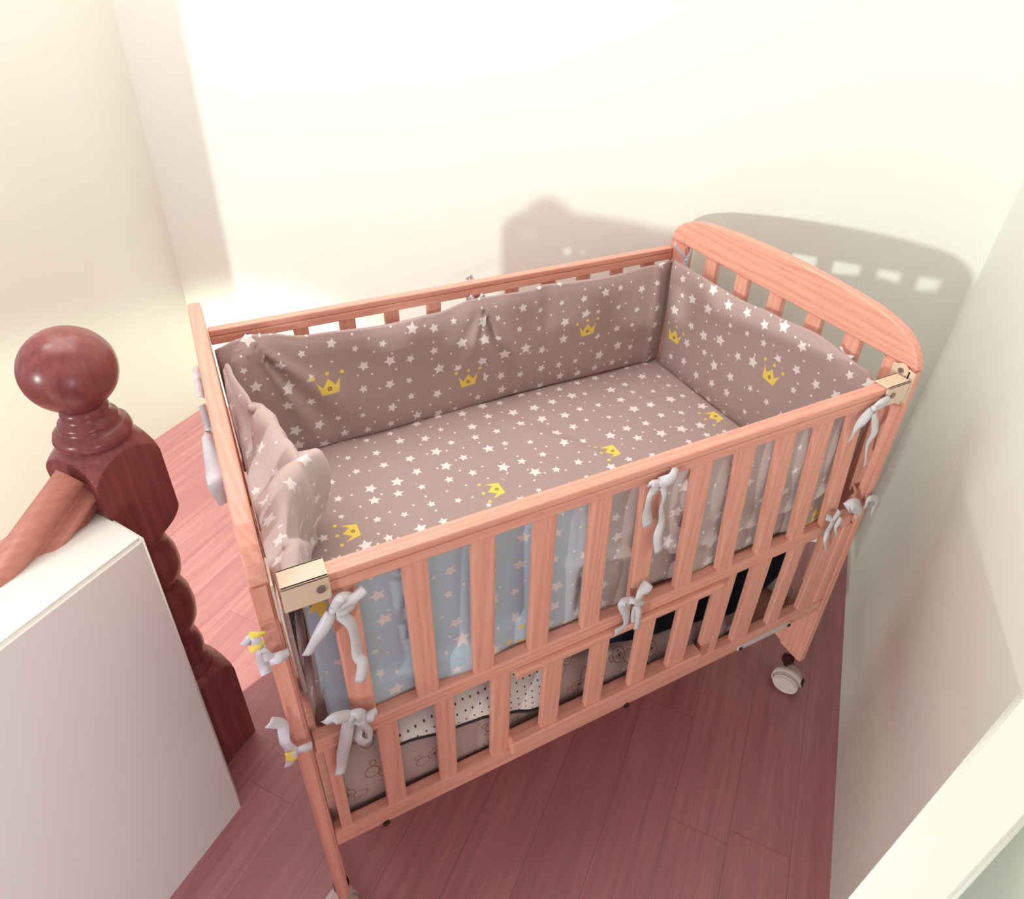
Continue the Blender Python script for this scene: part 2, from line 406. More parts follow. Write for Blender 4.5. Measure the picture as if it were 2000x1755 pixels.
def tie(parent, strips, normal=(0, -1, 0.55), w=0.0042, knot=None, name='fabric_tie', twist=0.3, mat=None, label=None):
    bm = bmesh.new()
    for s in strips:
        ww = w
        if isinstance(s[0], (int, float)): ww = s[0]; s = s[1:]
        strip(bm, s, ww * 1.4, normal, twist * random.choice((-1, 1)))
    if knot:
        t = bmesh.new(); bmesh.ops.create_icosphere(t, subdivisions=2, radius=1)
        for v in t.verts:
            d = 1 + 0.18 * math.sin(7 * v.co.x + 5 * v.co.z); v.co = Vector(knot) + Vector((v.co.x * 0.0065 * d, v.co.y * 0.005 * d, v.co.z * 0.0055 * d))
        me = bpy.data.meshes.new('t'); t.to_mesh(me); t.free(); bm.from_mesh(me); bpy.data.meshes.remove(me)
    o = link(name, bm, mat or RIBBON, parent, True)
    if label: o['label'] = label
    return o

# ------------------------------------------------------------------ the room
ZF = -0.03
def quadwall(name, A, B, H, out, th=0.08):
    """vertical-ish wall slab between floor points A, B and top points; out = thickness direction"""
    bm = bmesh.new(); o = Vector(out) * th
    P = [Vector(A[0]), Vector(B[0]), Vector(B[1]), Vector(A[1])]
    v = [bm.verts.new(p) for p in P] + [bm.verts.new(p + o) for p in P]
    for f in ((0, 1, 2, 3), (7, 6, 5, 4), (0, 4, 5, 1), (1, 5, 6, 2), (2, 6, 7, 3), (3, 7, 4, 0)): bm.faces.new([v[i] for i in f])
    return tag(link(name, bm, WALLP), kind='structure')
FL, LT, FR, RT = Vector((-0.0576, 1.8502, -0.0300)), Vector((-0.0316, 1.8057, 1.3036)), Vector((1.5626, 0.2578, -0.0300)), Vector((1.5776, 0.2276, 1.0549))
LEFT_DIR = Vector((-0.7822, -0.6231, 0.0000))      # along the left wall, towards the viewer
RIGHT_DIR = Vector((-0.7765, -0.6302, -0.0000))
def upto(a, b, z): return a + (b - a) * ((z - a.z) / (b.z - a.z))
FLt, FRt = upto(FL, LT, 2.5), upto(FR, RT, 2.5)
nb_ = (FR - FL).cross(Vector((0, 0, 1))).normalized(); nb_ = nb_ if nb_.dot(Vector((1, 1, 0))) > 0 else -nb_
quadwall('wall_back', (FL, FLt), (FR, FRt), 2.5, nb_)
quadwall('wall_left', (FL, FLt), (FL + LEFT_DIR * 0.84, FLt + LEFT_DIR * 0.84), 2.5, LEFT_DIR.cross(Vector((0, 0, 1))))
quadwall('wall_right', (FR, FRt), (FR + RIGHT_DIR * 2.0, FRt + RIGHT_DIR * 2.0), 2.5, RIGHT_DIR.cross(Vector((0, 0, -1))))
bm = bmesh.new(); bxadd(bm, (-1.3, -2.30, ZF), (3.0, -2.22, 2.5)); tag(link('wall_near', bm, WALLP), kind='structure')
bm = bmesh.new(); bxadd(bm, (-4.0, -3.2, ZF - 0.1), (3.0, 3.2, ZF)); tag(link('floor', bm, FLOORM), kind='structure')
# half wall beside the stairs (front left) and its twin at the lower right
def halfwall(name, base, top, bev=0.006):
    bm = bmesh.new(); B = [bm.verts.new((*p, ZF)) for p in base]; T = [bm.verts.new(p) for p in top]
    bm.faces.new(B); bm.faces.new(T[::-1])
    for i in range(4): bm.faces.new((B[i], T[i], T[(i + 1) % 4], B[(i + 1) % 4]))
    bmesh.ops.recalc_face_normals(bm, faces=bm.faces)
    ed = [e for e in bm.edges if not all(abs(v.co.z - ZF) < 1e-5 for v in e.verts)]
    r = bmesh.ops.bevel(bm, geom=ed, offset=bev, segments=5, affect='EDGES')
    for f in r['faces']: f.smooth = True
    return tag(link(name, bm, WALLP), kind='structure')
HB = Vector((-0.1558, 0.2958, -0.0300)); HT = Vector((-0.1496, 0.3173, 0.7150)); HT2 = Vector((-0.2195, 0.4231, 0.7150)); hd = Vector((-0.7925, -0.6099, 0.0000)); hn = (HT2 - HT)
halfwall('wall_stair', [(HB.x, HB.y), (HB.x + hd.x * 1.9, HB.y + hd.y * 1.9), (HB.x + hd.x * 1.9 + hn.x, HB.y + hd.y * 1.9 + hn.y), (HB.x + hn.x, HB.y + hn.y)],
         [HT, HT + hd * 1.9, HT2 + hd * 1.9, HT2])
RA, RB = Vector((0.3173, -0.4799, 0.7200)), Vector((0.8471, -0.3950, 0.7200)); RC, RD_ = Vector((0.3104, -0.5278, 0.7200)), Vector((0.7903, -0.4847, 0.7200))
halfwall('wall_front', [(p.x, p.y) for p in (RA, RB, RD_, RC)], [RA, RB, RD_, RC], 0.006)

# ------------------------------------------------------------------ newel post and handrail
AX = Vector((-0.187, 0.455, 0))
newel = empty('newel_post', (AX.x, AX.y, ZF))
tag(newel, 'dark red turned wooden newel post with a ball top behind the white half wall', 'post')
def lathe(name, prof, mat, parent, seg=48):
    bm = bmesh.new(); rings = []
    for r, z in prof: rings.append([bm.verts.new((AX.x + r * math.cos(2 * PI * k / seg), AX.y + r * math.sin(2 * PI * k / seg), z)) for k in range(seg)])
    for a, b in zip(rings, rings[1:]):
        for k in range(seg): bm.faces.new((a[k], a[(k + 1) % seg], b[(k + 1) % seg], b[k]))
    bm.faces.new(rings[0][::-1]); bm.faces.new(rings[-1])
    o = link(name, bm, mat, None, True); child(o, parent); return o
ball = [(0.027, 0.872)] + [(0.0625 * math.sin(a), 0.935 - 0.0625 * math.cos(a)) for a in [math.radians(d) for d in range(30, 180, 6)]] + [(0.001, 0.9975)]
lathe('ball_finial', ball, NEWEL, newel)
lathe('collar', [(0.046, 0.812), (0.051, 0.818), (0.054, 0.827), (0.051, 0.836), (0.044, 0.840), (0.039, 0.843), (0.041, 0.848), (0.040, 0.853), (0.034, 0.857), (0.031, 0.863), (0.033, 0.868), (0.031, 0.874), (0.026, 0.878)], NEWEL, newel)
turn = [(0.040, 0.62), (0.045, 0.605), (0.0425, 0.597), (0.036, 0.592), (0.044, 0.580), (0.051, 0.556), (0.0525, 0.53), (0.049, 0.508), (0.038, 0.494), (0.034, 0.490), (0.042, 0.478), (0.050, 0.452), (0.0525, 0.42), (0.049, 0.39), (0.038, 0.362), (0.031, 0.350), (0.033, 0.342), (0.039, 0.33), (0.0425, 0.308), (0.0415, 0.29), (0.039, 0.28), (0.043, 0.272), (0.046, 0.262), (0.045, 0.255), (0.05, 0.246)]
lathe('turned_shaft', turn, NEWEL, newel)
def sq(r, ang=math.radians(38.8)): return [(AX.x + r * 1.4142 * math.cos(ang + PI / 4 + k * PI / 2), AX.y + r * 1.4142 * math.sin(ang + PI / 4 + k * PI / 2)) for k in range(4)]
def block(name, s, z0, z1, ct, cb):
    """square block whose ends are rounded off towards the turned parts (arched shoulders)"""
    bm = bmesh.new(); seg = 160; ang = math.radians(38.8); rings = []
    def rad(a, s):
        b = (a - ang) % (PI / 2); b = min(b, PI / 2 - b); return s / math.cos(b)
    levels = []
    rm = s * 1.4142
    def add(z, cap): levels.append((z, cap))
    if cb:
        for k in range(21): add(z0 + cb * k / 20, s * 0.80 + (rm - s * 0.80) * math.sin(k / 20 * PI / 2))
    else: add(z0, rm)
    if ct:
        for k in range(21): add(z1 - ct + ct * k / 20, s * 0.86 + (rm - s * 0.86) * math.cos(k / 20 * PI / 2))
    else: add(z1, rm)
    for z, cap in levels:
        rings.append([bm.verts.new((AX.x + min(rad(2 * PI * k / seg + ang, s), cap) * math.cos(2 * PI * k / seg + ang), AX.y + min(rad(2 * PI * k / seg + ang, s), cap) * math.sin(2 * PI * k / seg + ang), z)) for k in range(seg)])
    for a, b in zip(rings, rings[1:]):
        for k in range(seg): bm.faces.new((a[k], a[(k + 1) % seg], b[(k + 1) % seg], b[k]))
    bm.faces.new(rings[0][::-1]); bm.faces.new(rings[-1])
    o = link(name, bm, NEWEL); child(o, newel); return o
block('square_block', 0.0555, 0.612, 0.815, 0.045, 0.045)
block('base', 0.0555, ZF, 0.250, 0.055, 0)
# handrail runs down beside the half wall
hr0 = Vector((-0.222, 0.405, 0.782)); hdv = Vector((-0.62, -0.50, -0.44)).normalized()
bm = bmesh.new(); sd = hdv.cross(Vector((0, 0, 1))).normalized(); upv = sd.cross(hdv).normalized()
prof = [(0.0, 0.030), (0.010, 0.0285), (0.017, 0.022), (0.0205, 0.012), (0.0195, 0.001), (0.014, -0.008), (0.0125, -0.014), (0.016, -0.018), (0.0235, -0.022), (0.0255, -0.030), (0.021, -0.036), (0.018, -0.038), (0.018, -0.050)]
prof = prof + [(-x, y) for x, y in prof[::-1] if x > 0]
ra = [bm.verts.new(hr0 + sd * x + upv * y) for x, y in prof]; rb = [bm.verts.new(hr0 + hdv * 0.95 + sd * x + upv * y) for x, y in prof]
n = len(prof)
for k in range(n): bm.faces.new((ra[k], ra[(k + 1) % n], rb[(k + 1) % n], rb[k]))
bm.faces.new(ra); bm.faces.new(rb[::-1])
hro = link('handrail', bm, RAILW, None, True)
tag(hro, 'reddish brown moulded wooden handrail sloping down left from the newel post', 'handrail')

# ------------------------------------------------------------------ the crib
crib = empty('baby_crib', (0.53, 0.33, ZF))
tag(crib, 'pinkish pine baby crib with slatted sides standing on casters', 'crib')
def C_(o, p=None): return child(o, p or crib)
X0, X1 = 0.0, 1.047
TH = 0.0205
ARCH = [(0, .958), (.06, .9575), (.12, .955), (.18, .951), (.23, .946), (.265, .938), (.292, .928), (.312, .914), (.325, .898), (.332, .884), (.334, .875)]
yc = 0.334
arch_poly = [(yc - y, z) for y, z in ARCH[::-1]] + [(yc + y, z) for y, z in ARCH[1:]]
def end_panel(name, xa, xb, spread):
    """arched top rail with its legs, slats and rails"""
    bm = bmesh.new(); prism(bm, arch_poly, 0, xa, xb, 0.005)
    hb = C_(link(name, bm, PINE[1]))
    def sub(o): o.parent = hb; o.matrix_parent_inverse = Matrix(); o.matrix_world = Matrix(); return o
    for y0, y1 in ((0.0, 0.063), (0.605, 0.668)):
        b2 = bmesh.new(); t = bmesh.new()
        vs = [b2.verts.new(c) for c in ((xa + spread, y0, .07), (xb + spread, y0, .07), (xb + spread, y1, .07), (xa + spread, y1, .07), (xa, y0, .8745), (xb, y0, .8745), (xb, y1, .8745), (xa, y1, .8745))]
        t.free()
        for f in ((0, 1, 2, 3), (7, 6, 5, 4), (0, 4, 5, 1), (1, 5, 6, 2), (2, 6, 7, 3), (3, 7, 4, 0)): b2.faces.new([vs[i] for i in f])
        bmesh.ops.bevel(b2, geom=b2.edges[:], offset=0.0035, segments=2, affect='EDGES')
        o = link('leg', b2, PINE[2]); o.parent = hb
    for y0, y1 in [(0.5056, 0.5405), (0.4054, 0.4404), (0.3074, 0.3424), (0.2059, 0.2409), (0.1153, 0.1502)]:
        o = box('slat', (xa + 0.003, y0, 0.47), (xb - 0.003, y1, 0.877), PINE[2], None, 0.003); o.parent = hb
    for z0, z1 in ((0.44, 0.475),):
        o = box('cross_rail', (xa + 0.001, 0.0635, z0), (xb - 0.001, 0.6045, z1), PINE[1], None, 0.003); o.parent = hb
    b3 = bmesh.new()
    n = 16; up = [(0.0632 + 0.5416 * k / n, 0.128) for k in range(n + 1)]
    lo = [(0.6048 - 0.5416 * k / n, 0.078 + 0.022 * math.sin(PI * k / n)) for k in range(n + 1)]
    prism(b3, up + lo, 0, xa + spread * 0.93 + 0.001, xb + spread * 0.93 - 0.001, 0.003)
    o = link('foot_rail', b3, PINE[1]); o.parent = hb
    # link() of children leaves them in world space; crib offset is undone here
    for ch in hb.children: ch.matrix_parent_inverse = Matrix()
    return hb
end_panel('footboard', -TH, 0.0, 0.0)
end_panel('headboard', X1, X1 + TH + 0.0005, 0.0115)

UP = [((0.0593, 0.0923), (0.0581, 0.0911)), ((0.1517, 0.1847), (0.1471, 0.18)), ((0.2387, 0.2717), (0.2391, 0.2721)), ((0.3301, 0.3631), (0.3296, 0.3626)), ((0.424, 0.457), (0.4187, 0.4517)), ((0.5146, 0.5476), (0.5039, 0.5368)), ((0.609, 0.642), (0.5956, 0.6285)), ((0.7005, 0.7334), (0.6789, 0.7119)), ((0.7899, 0.8229), (0.7637, 0.7967)), ((0.8721, 0.9051), (0.8463, 0.8793)), ((0.9535, 0.9865), (0.921, 0.9539))]      # front slats: left/right edge at bottom and top
LOW = [(0.0121, 0.0297), (0.0877, 0.1186), (0.177, 0.2069), (0.2687, 0.3017), (0.3558, 0.3898), (0.4447, 0.4779), (0.5365, 0.5713), (0.6228, 0.6627), (0.7128, 0.756), (0.7987, 0.8409), (0.8926, 0.9254), (0.9795, 1.0261)]
BK = [(0.0624, 0.0863), (0.1481, 0.1767), (0.2365, 0.2688), (0.329, 0.3591), (0.4199, 0.4504), (0.5119, 0.5465), (0.6027, 0.634), (0.6942, 0.727), (0.7863, 0.8194), (0.8785, 0.9102), (0.9663, 1.001)]
def rails(name, y0, y1, x0, x1, z0, z1, groove_side):
    bm = bmesh.new()
    g = z1 - 0.0125
    bxadd(bm, (x0, y0, g), (x1, y1, z1), 0.003)
    bxadd(bm, (x0, y0, z0), (x1, y1, g - 0.0004), 0.002)
    return C_(link(name, bm, PINE[0]))
def kid(o, p): o.parent = p; return o
# drop side
ds = rails('drop_side_rail', 0.0, 0.0215, 0.0065, 1.037, 0.8273, 0.8566, -1)
kid(box('cross_rail', (0.004, 0.0, 0.5239), (1.036, 0.021, 0.5517), PINE[0]), ds)
for (a, b), (c, d) in UP: kid(slat('slat', a, b, c, d, 0.5505, 0.8295, 0.002, 0.0155, PINE[2], None), ds)
# back side
bs = rails('side_rail', 0.6535, 0.6735, 0.0005, 1.0465, 0.8273, 0.8566, 1)
kid(box('cross_rail', (0.0005, 0.6535, 0.5239), (1.0465, 0.6735, 0.5517), PINE[0]), bs)
for a, b in BK: kid(slat('slat', a, b, a, b, 0.5505, 0.8295, 0.657, 0.670, PINE[2], None), bs)
# fixed lower panels
def lower(name, y0, y1, sl, full):
    lf = C_(box(name, (0.0008, y0, 0.2599), (1.048, y1, 0.298), PINE[0]))
    for a, b in sl: kid(slat('slat', a, b, a, b, 0.2975, 0.5225, y0 + 0.003, y0 + 0.016, PINE[2], None), lf)
    return lf
lf = lower('bottom_rail', 0.0, 0.0215, [s for i, s in enumerate(LOW) if i not in (4, 5, 6, 7)], True)
lower('bottom_rail', 0.652, 0.6735, [(a + 0.006, b + 0.002) for a, b in LOW], True)
for x in (0.079, 0.547):
    b_ = bmesh.new(); cyl(b_, (x, 0.002, 0.2605), 0.006, 0.010, 1, 16); kid(link('bolt_notch', b_, DARKM, None), lf)
ms = box('latch_strip', (0.818, -0.0035, 0.2635), (0.962, 0.0005, 0.2755), STRIPM, None, 0.001); kid(ms, lf); ms['label'] = 'pale metal strip'
for x in (0.824, 0.957):
    b_ = bmesh.new(); cyl(b_, (x, -0.0045, 0.2695), 0.0042, 0.003, 1, 14); kid(link('screw', b_, DARKM), lf)
# hinged storage flap in the middle of the lower front
fl = C_(box('storage_flap_rail', (0.3005, -0.012, 0.3005), (0.7035, 0.0155, 0.3365), PINE[0]))
kid(box('flap_rail', (0.3050, -0.0085, 0.5085), (0.7150, 0.0060, 0.5232), PINE[0]), fl)
for i in (4, 5, 6, 7):
    a, b = LOW[i]; kid(slat('slat', a, b, a, b, 0.3360, 0.5092, -0.007, 0.005, PINE[2], None), fl)
# guide strip on the right front leg
C_(box('guide_strip', (1.0235, 0.0005, 0.299), (1.0475, 0.014, 0.5232), PINE[2], None, 0.003))
C_(box('guide_strip', (1.0365, 0.0005, 0.5522), (1.0475, 0.012, 0.805), PINE[2], None, 0.003))
# cream plastic corner clamps
def clamp(x0, x1, xs, plate_x, hole):
    bm = bmesh.new()
    bxadd(bm, (x0, -0.0045, 0.8225), (x1, -0.0004, 0.8605), 0.0012)
    bxadd(bm, (x0, -0.0045, 0.8570), (x1, 0.026, 0.8605), 0.0012)
    bxadd(bm, (x0, 0.0222, 0.8300), (x1, 0.026, 0.8605), 0.0012)
    lo, hi = sorted((plate_x, plate_x + (0.003 if hole > 0 else -0.003)))
    o = C_(link('rail_clamp', bm, PLASTIC)); o['label'] = 'cream plastic corner clamp'
    b2 = bmesh.new(); bxadd(b2, (lo, 0.004, 0.80), (hi, 0.040, 0.8735), 0.002); bxadd(b2, (lo, -0.004, 0.812), (hi, 0.010, 0.872), 0.0015); kid(link('clamp_plate', b2, PLASTIC), o)
    b3 = bmesh.new(); cyl(b3, (xs, -0.0052, 0.843), 0.0052, 0.003, 1, 18); kid(link('screw', b3, SCREW), o)
    return o
clamp(0.0085, 0.0615, 0.051, 0.0004, 1)
clamp(0.984, 1.0385, 0.999, 1.0466, -1)
b3 = bmesh.new(); cyl(b3, (1.0445, 0.0215, 0.8665), 0.0125, 0.004, 0, 24, None, 0.001); q = C_(link('bolt_cover', b3, PLASTIC)); q['label'] = 'cream plastic disc'
b3 = bmesh.new(); cyl(b3, (1.0418, 0.0215, 0.8665), 0.0048, 0.003, 0, 16); kid(link('screw', b3, SCREW), q)
# mattress base and storage shelf
mb = bmesh.new(); bxadd(mb, (0.002, 0.025, 0.490), (1.045, 0.650, 0.505), 0.002); C_(link('mattress_base', mb, PINE[0]))
mb = bmesh.new(); bxadd(mb, (0.001, 0.023, 0.2610), (1.046, 0.651, 0.268), 0.001); C_(link('storage_shelf', mb, PINE[0]))
# casters
def caster(x, y, ang, lab=None):
    bm = bmesh.new()
    cyl(bm, (x, y, 0.066), 0.014, 0.007, 2, 20); cyl(bm, (x, y, 0.056), 0.006, 0.022, 2, 12)
    c = C_(link('caster', bm, DARKM))
    d = Vector((math.cos(ang), math.sin(ang), 0)); e = Vector((-d.y, d.x, 0))
    cw = Vector((x, y, 0.0015)) + d * 0.014
    for s in (-1, 1):
        b = bmesh.new(); cyl(b, cw + e * 0.0135 * s, 0.031, 0.018, tuple(e * s), 32, 0.028, 0.003); w_ = kid(link('wheel', b, CASTER_P, None, False), c)
    b = bmesh.new(); n = 18; vs = []
    for k in range(n + 1):
        a = -0.5 + k / n * 3.4
        vs.append([b.verts.new(cw - d * 0.0345 * math.cos(a) * -1 * -1 + Vector((0, 0, 0.0345 * math.sin(a))) + e * q) for q in (-0.0105, 0.0105)])
    for a_, b_ in zip(vs, vs[1:]): b.faces.new((a_[0], a_[1], b_[1], b_[0]))
    h = kid(link('hood', b, CASTER_P, None, True), c); md = h.modifiers.new('t', 'SOLIDIFY'); md.thickness = 0.003
    b = bmesh.new(); cyl(b, cw + d * 0.03 + Vector((0, 0, 0.012)), 0.006, 0.018, tuple(e), 12); kid(link('brake_tab', b, DARKM), c)
for x, y, a in ((1.047, 0.020, math.radians(-62)), (-0.0105, 0.028, math.radians(-150)), (1.058, 0.630, 0.6), (-0.0105, 0.630, 2.4)): caster(x, y, a)

# ------------------------------------------------------------------ mattress and bumpers
def sgn_ridge(d, wd): return math.exp(-(d / wd) ** 2)
MX0, MX1, MY0, MY1, MZ0, MZ1 = 0.012, 1.036, 0.054, 0.632, 0.506, 0.566
def mattress_fn(s, t):
    # t runs: up the front edge, across the top, down the back edge
    x = MX0 + (MX1 - MX0) * s
    L = [0.06, MY1 - MY0, 0.06]; T = sum(L); d = t * T
    if d < L[0]: y, z = MY0, MZ0 + d
    elif d < L[0] + L[1]: y, z = MY0 + d - L[0], MZ1
    else: y, z = MY1, MZ1 - (d - L[0] - L[1])
    ex = min(s, 1 - s) * (MX1 - MX0)
    if z > MZ0 + 0.001:
        r = 0.012
        k = max(0, 1 - ex / r); z -= 0.05 * k * k
        ey = min(y - MY0, MY1 - y); k2 = max(0, 1 - ey / r); 
        if z > MZ1 - 0.03: z -= 0.004 * k2 * k2
        z += 0.0016 * math.sin(9 * x + 5 * y) + 0.0012 * math.sin(23 * x - 14 * y)
        for (cx, cy, nx, ny, a, wd) in ((0.60, 0.45, 0.80, 0.6, 0.007, 0.013), (0.66, 0.43, 0.85, 0.52, -0.006, 0.013), (0.88, 0.50, 0.9, 0.4, 0.003, 0.010), (0.30, 0.47, 0.3, 0.95, 0.003, 0.02)):
            dd = (x - cx) * nx + (y - cy) * ny; ll = -(x - cx) * ny + (y - cy) * nx
            z += a * sgn_ridge(dd, wd) * sgn_ridge(ll, 0.12)
    return (x, y, max(z, MZ0)), (x, y if True else 0)
MAT_M = star_cloth('star_sheet', [(0.1468, 0.3518, 1.570, 0.0240), (0.4301, 0.3454, 1.570, 0.0240), (0.7042, 0.3513, 1.570, 0.0240), (0.9915, 0.3595, 1.570, 0.0240)], seed=0.0)
mo = grid('crib_mattress', mattress_fn, 150, 110, MAT_M)
bmx = bmesh.new(); bmx.from_mesh(mo.data)
bmesh.ops.holes_fill(bmx, edges=[e for e in bmx.edges if e.is_boundary], sides=0); bmx.to_mesh(mo.data); bmx.free()
tag(mo, 'taupe star and crown printed mattress lying in the crib', 'mattress')

def panel(name, origin, du, length, n_in, zb, ztop, T, disp, mat, parent=None, ns=150, pb=0.12):
    """padded bumper panel: du = direction along, n_in = direction of the face with v on it"""
    du = Vector(du); n_in = Vector(n_in); O = Vector(origin)
    nh = 34; ntop = 6; nt_ = nh * 2 + ntop
    def fn(s, t):
        u = s * length; j = t * nt_
        zt = ztop(u); H = zt - zb
        edge = min(1.0, (min(u, length - u) / 0.03 + 0.02)) ** 0.5
        if j <= nh:
            f = j / nh; z = zb + H * f; off = T / 2; v = z
            puff = (min(1, f / pb) ** 0.5 if pb > 0 else 1) * (min(1, (1 - f) / 0.12) ** 0.5)
            off = T / 2 * (0.35 + 0.65 * puff)
        elif j <= nh + ntop:
            a = (j - nh) / ntop * PI; off = T / 2 * 0.35 * math.cos(a); z = zt + T / 2 * 0.35 * math.sin(a); v = zt + (j - nh) / ntop * T * 0.5
            f = 1.0
        else:
            f = 1 - (j - nh - ntop) / nh; z = zb + H * f; v = 2 * zt - z + T * 0.5
            puff = (min(1, f / pb) ** 0.5 if pb > 0 else 1) * (min(1, (1 - f) / 0.12) ** 0.5); off = -T / 2 * (0.35 + 0.65 * puff)
        d, dz = disp(u, f, z, 1 if off > 0 else -1)
        p = O + du * u + n_in * (off * edge + d); p.z = z + dz
        return tuple(p), (u + origin[0] if abs(du.x) > .5 else u, v)
    o = grid(name, fn, ns, nt_, mat, parent)
    bmx = bmesh.new(); bmx.from_mesh(o.data); bmesh.ops.remove_doubles(bmx, verts=bmx.verts, dist=1e-5)
    bmesh.ops.holes_fill(bmx, edges=[e for e in bmx.edges if e.is_boundary], sides=0)
    bmesh.ops.recalc_face_normals(bmx, faces=bmx.faces); bmx.to_mesh(o.data); bmx.free()
    return o
# back bumper
bt = [(0.0, 0.822), (0.0112, 0.826), (0.0391, 0.8344), (0.0669, 0.8408), (0.093, 0.836), (0.1649, 0.8186), (0.3248, 0.8093), (0.434, 0.8131), (0.5086, 0.8264), (0.532, 0.8265), (0.5498, 0.8255), (0.6476, 0.8237), (0.6599, 0.8299), (0.8601, 0.821), (0.9892, 0.827), (1.0339, 0.83)]
def back_top(u):
    return interp(bt, u + 0.003)
def fan(u, z, cx, cz, angs, amp, reach):
    dx, dz = u - cx, z - cz; r = math.hypot(dx, dz); th = math.atan2(dx, -dz); d = 0
    for a, wd, k in angs: d += k * amp * sgn_ridge(th - a, wd) * math.exp(-(r / reach) ** 2) * min(1, r / 0.02)
    return d
def back_disp(u, f, z, sd):
    x = u + 0.003
    d = fan(x, z, 0.067, 0.832, [(0.50, 0.09, -1.3), (0.36, 0.08, 1.2), (0.72, 0.12, 0.9), (-0.5, 0.15, 0.8)], 0.010, 0.20)
    d += fan(x, z, 0.527, 0.822, [(0.30, 0.10, -1.2), (0.10, 0.08, 1.1), (0.5, 0.12, 1.0), (-0.28, 0.10, 1.0), (-0.55, 0.14, -0.6)], 0.008, 0.18)
    d += 0.005 * sgn_ridge(x - 0.66, 0.010) * f ** 2 - 0.004 * sgn_ridge(x - 0.69, 0.014) * f
    d += 0.007 * sgn_ridge(x - 0.985, 0.010) + 0.003 * math.sin(14 * x + 3 * z * 9) * (0.3 + f)
    d += 0.006 * math.sin(5 * x + 1) * (1 - f)
    return d * (1 if sd > 0 else 0.3), 0.0
MAT_B = star_cloth('star_cloth_back', [(0.1913, 0.7144, 0.000, 0.0270), (0.4920, 0.6476, 0.000, 0.0260), (0.7990, 0.7053, 0.100, 0.0250)], seed=0.31)
bb = panel('crib_bumper', (0.003, 0.630, 0), (1, 0, 0), 1.030, (0, -1, 0), 0.564, back_top, 0.030, back_disp, MAT_B)
tag(bb, 'taupe star printed bumper pad tied along the back rail of the crib', 'bumper', 'star printed bumper pads around the crib')
# right bumper
rt_ = [(0.0, 0.800), (0.010, 0.826), (0.035, 0.838), (0.15, 0.852), (0.26, 0.842), (0.36, 0.833), (0.50, 0.836), (0.57, 0.840), (0.61, 0.835)]
def right_disp(u, f, z, sd):
    d = 0.004 * math.sin(11 * u + 1.0) * f + 0.005 * sgn_ridge(u - 0.56, 0.02) + 0.004 * math.sin(7 * u + 20 * z)
    return d * (1 if sd > 0 else 0.3), 0.0
MAT_R = star_cloth('star_cloth_right', [(0.5273, 0.6681, 0.100, 0.0250), (0.2229, 0.7283, 0.100, 0.0250)], seed=0.77)
rb_ = panel('crib_bumper', (1.028, 0.036, 0), (0, 1, 0), 0.576, (-1, 0, 0), 0.564, lambda u: interp(rt_, u), 0.026, right_disp, MAT_R, ns=90)
tag(rb_, 'taupe star printed bumper pad upright against the right arched headboard', 'bumper', 'star printed bumper pads around the crib')
# front bumper, seen through the slats
def front_disp(u, f, z, sd):
    x = u + 0.030
    d = 0.0
    # outer face carries the folds
    if sd < 0 or True:
        zc = 0.665 + 0.05 * math.sin(6 * x)
        d += -0.012 * sgn_ridge(z - zc, 0.014) * (1 / (1 + math.exp(-(x - 0.42) / 0.02)))
        d += 0.006 * math.sin((z - 0.55) * 24) * (1 if x > 0.42 else 0)
        d += 0.004 * math.sin(27 * x + 9 * z) + 0.0025 * math.sin(46 * x)
        zl = 0.607 + 0.02 * (x - 0.2)
        if x < 0.36 and sd < 0: d += 0.010 * (1 / (1 + math.exp(-(z - zl) / 0.0020))) - 0.006
    return (-d if sd < 0 else d * 0.3), 0.0
MAT_F = star_cloth('star_cloth_front_lit', base=(0.48, 0.61, 0.72), base2=(0.52, 0.44, 0.43), crowns=[(0.0314, 0.7670, 2.600, 0.0300), (0.3302, 0.5480, 1.000, 0.0300), (0.9519, 0.5655, 0.600, 0.0300)], seed=1.13)  # blue-grey base paints cool light into the left half, ramping to taupe
def front_panel_fn(): pass
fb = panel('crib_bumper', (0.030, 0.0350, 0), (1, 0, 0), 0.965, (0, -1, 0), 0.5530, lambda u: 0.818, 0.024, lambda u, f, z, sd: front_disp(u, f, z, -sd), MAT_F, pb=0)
tag(fb, 'taupe star printed bumper pad, cool light painted on its left half, behind the front slats with tied bows', 'bumper', 'star printed bumper pads around the crib')
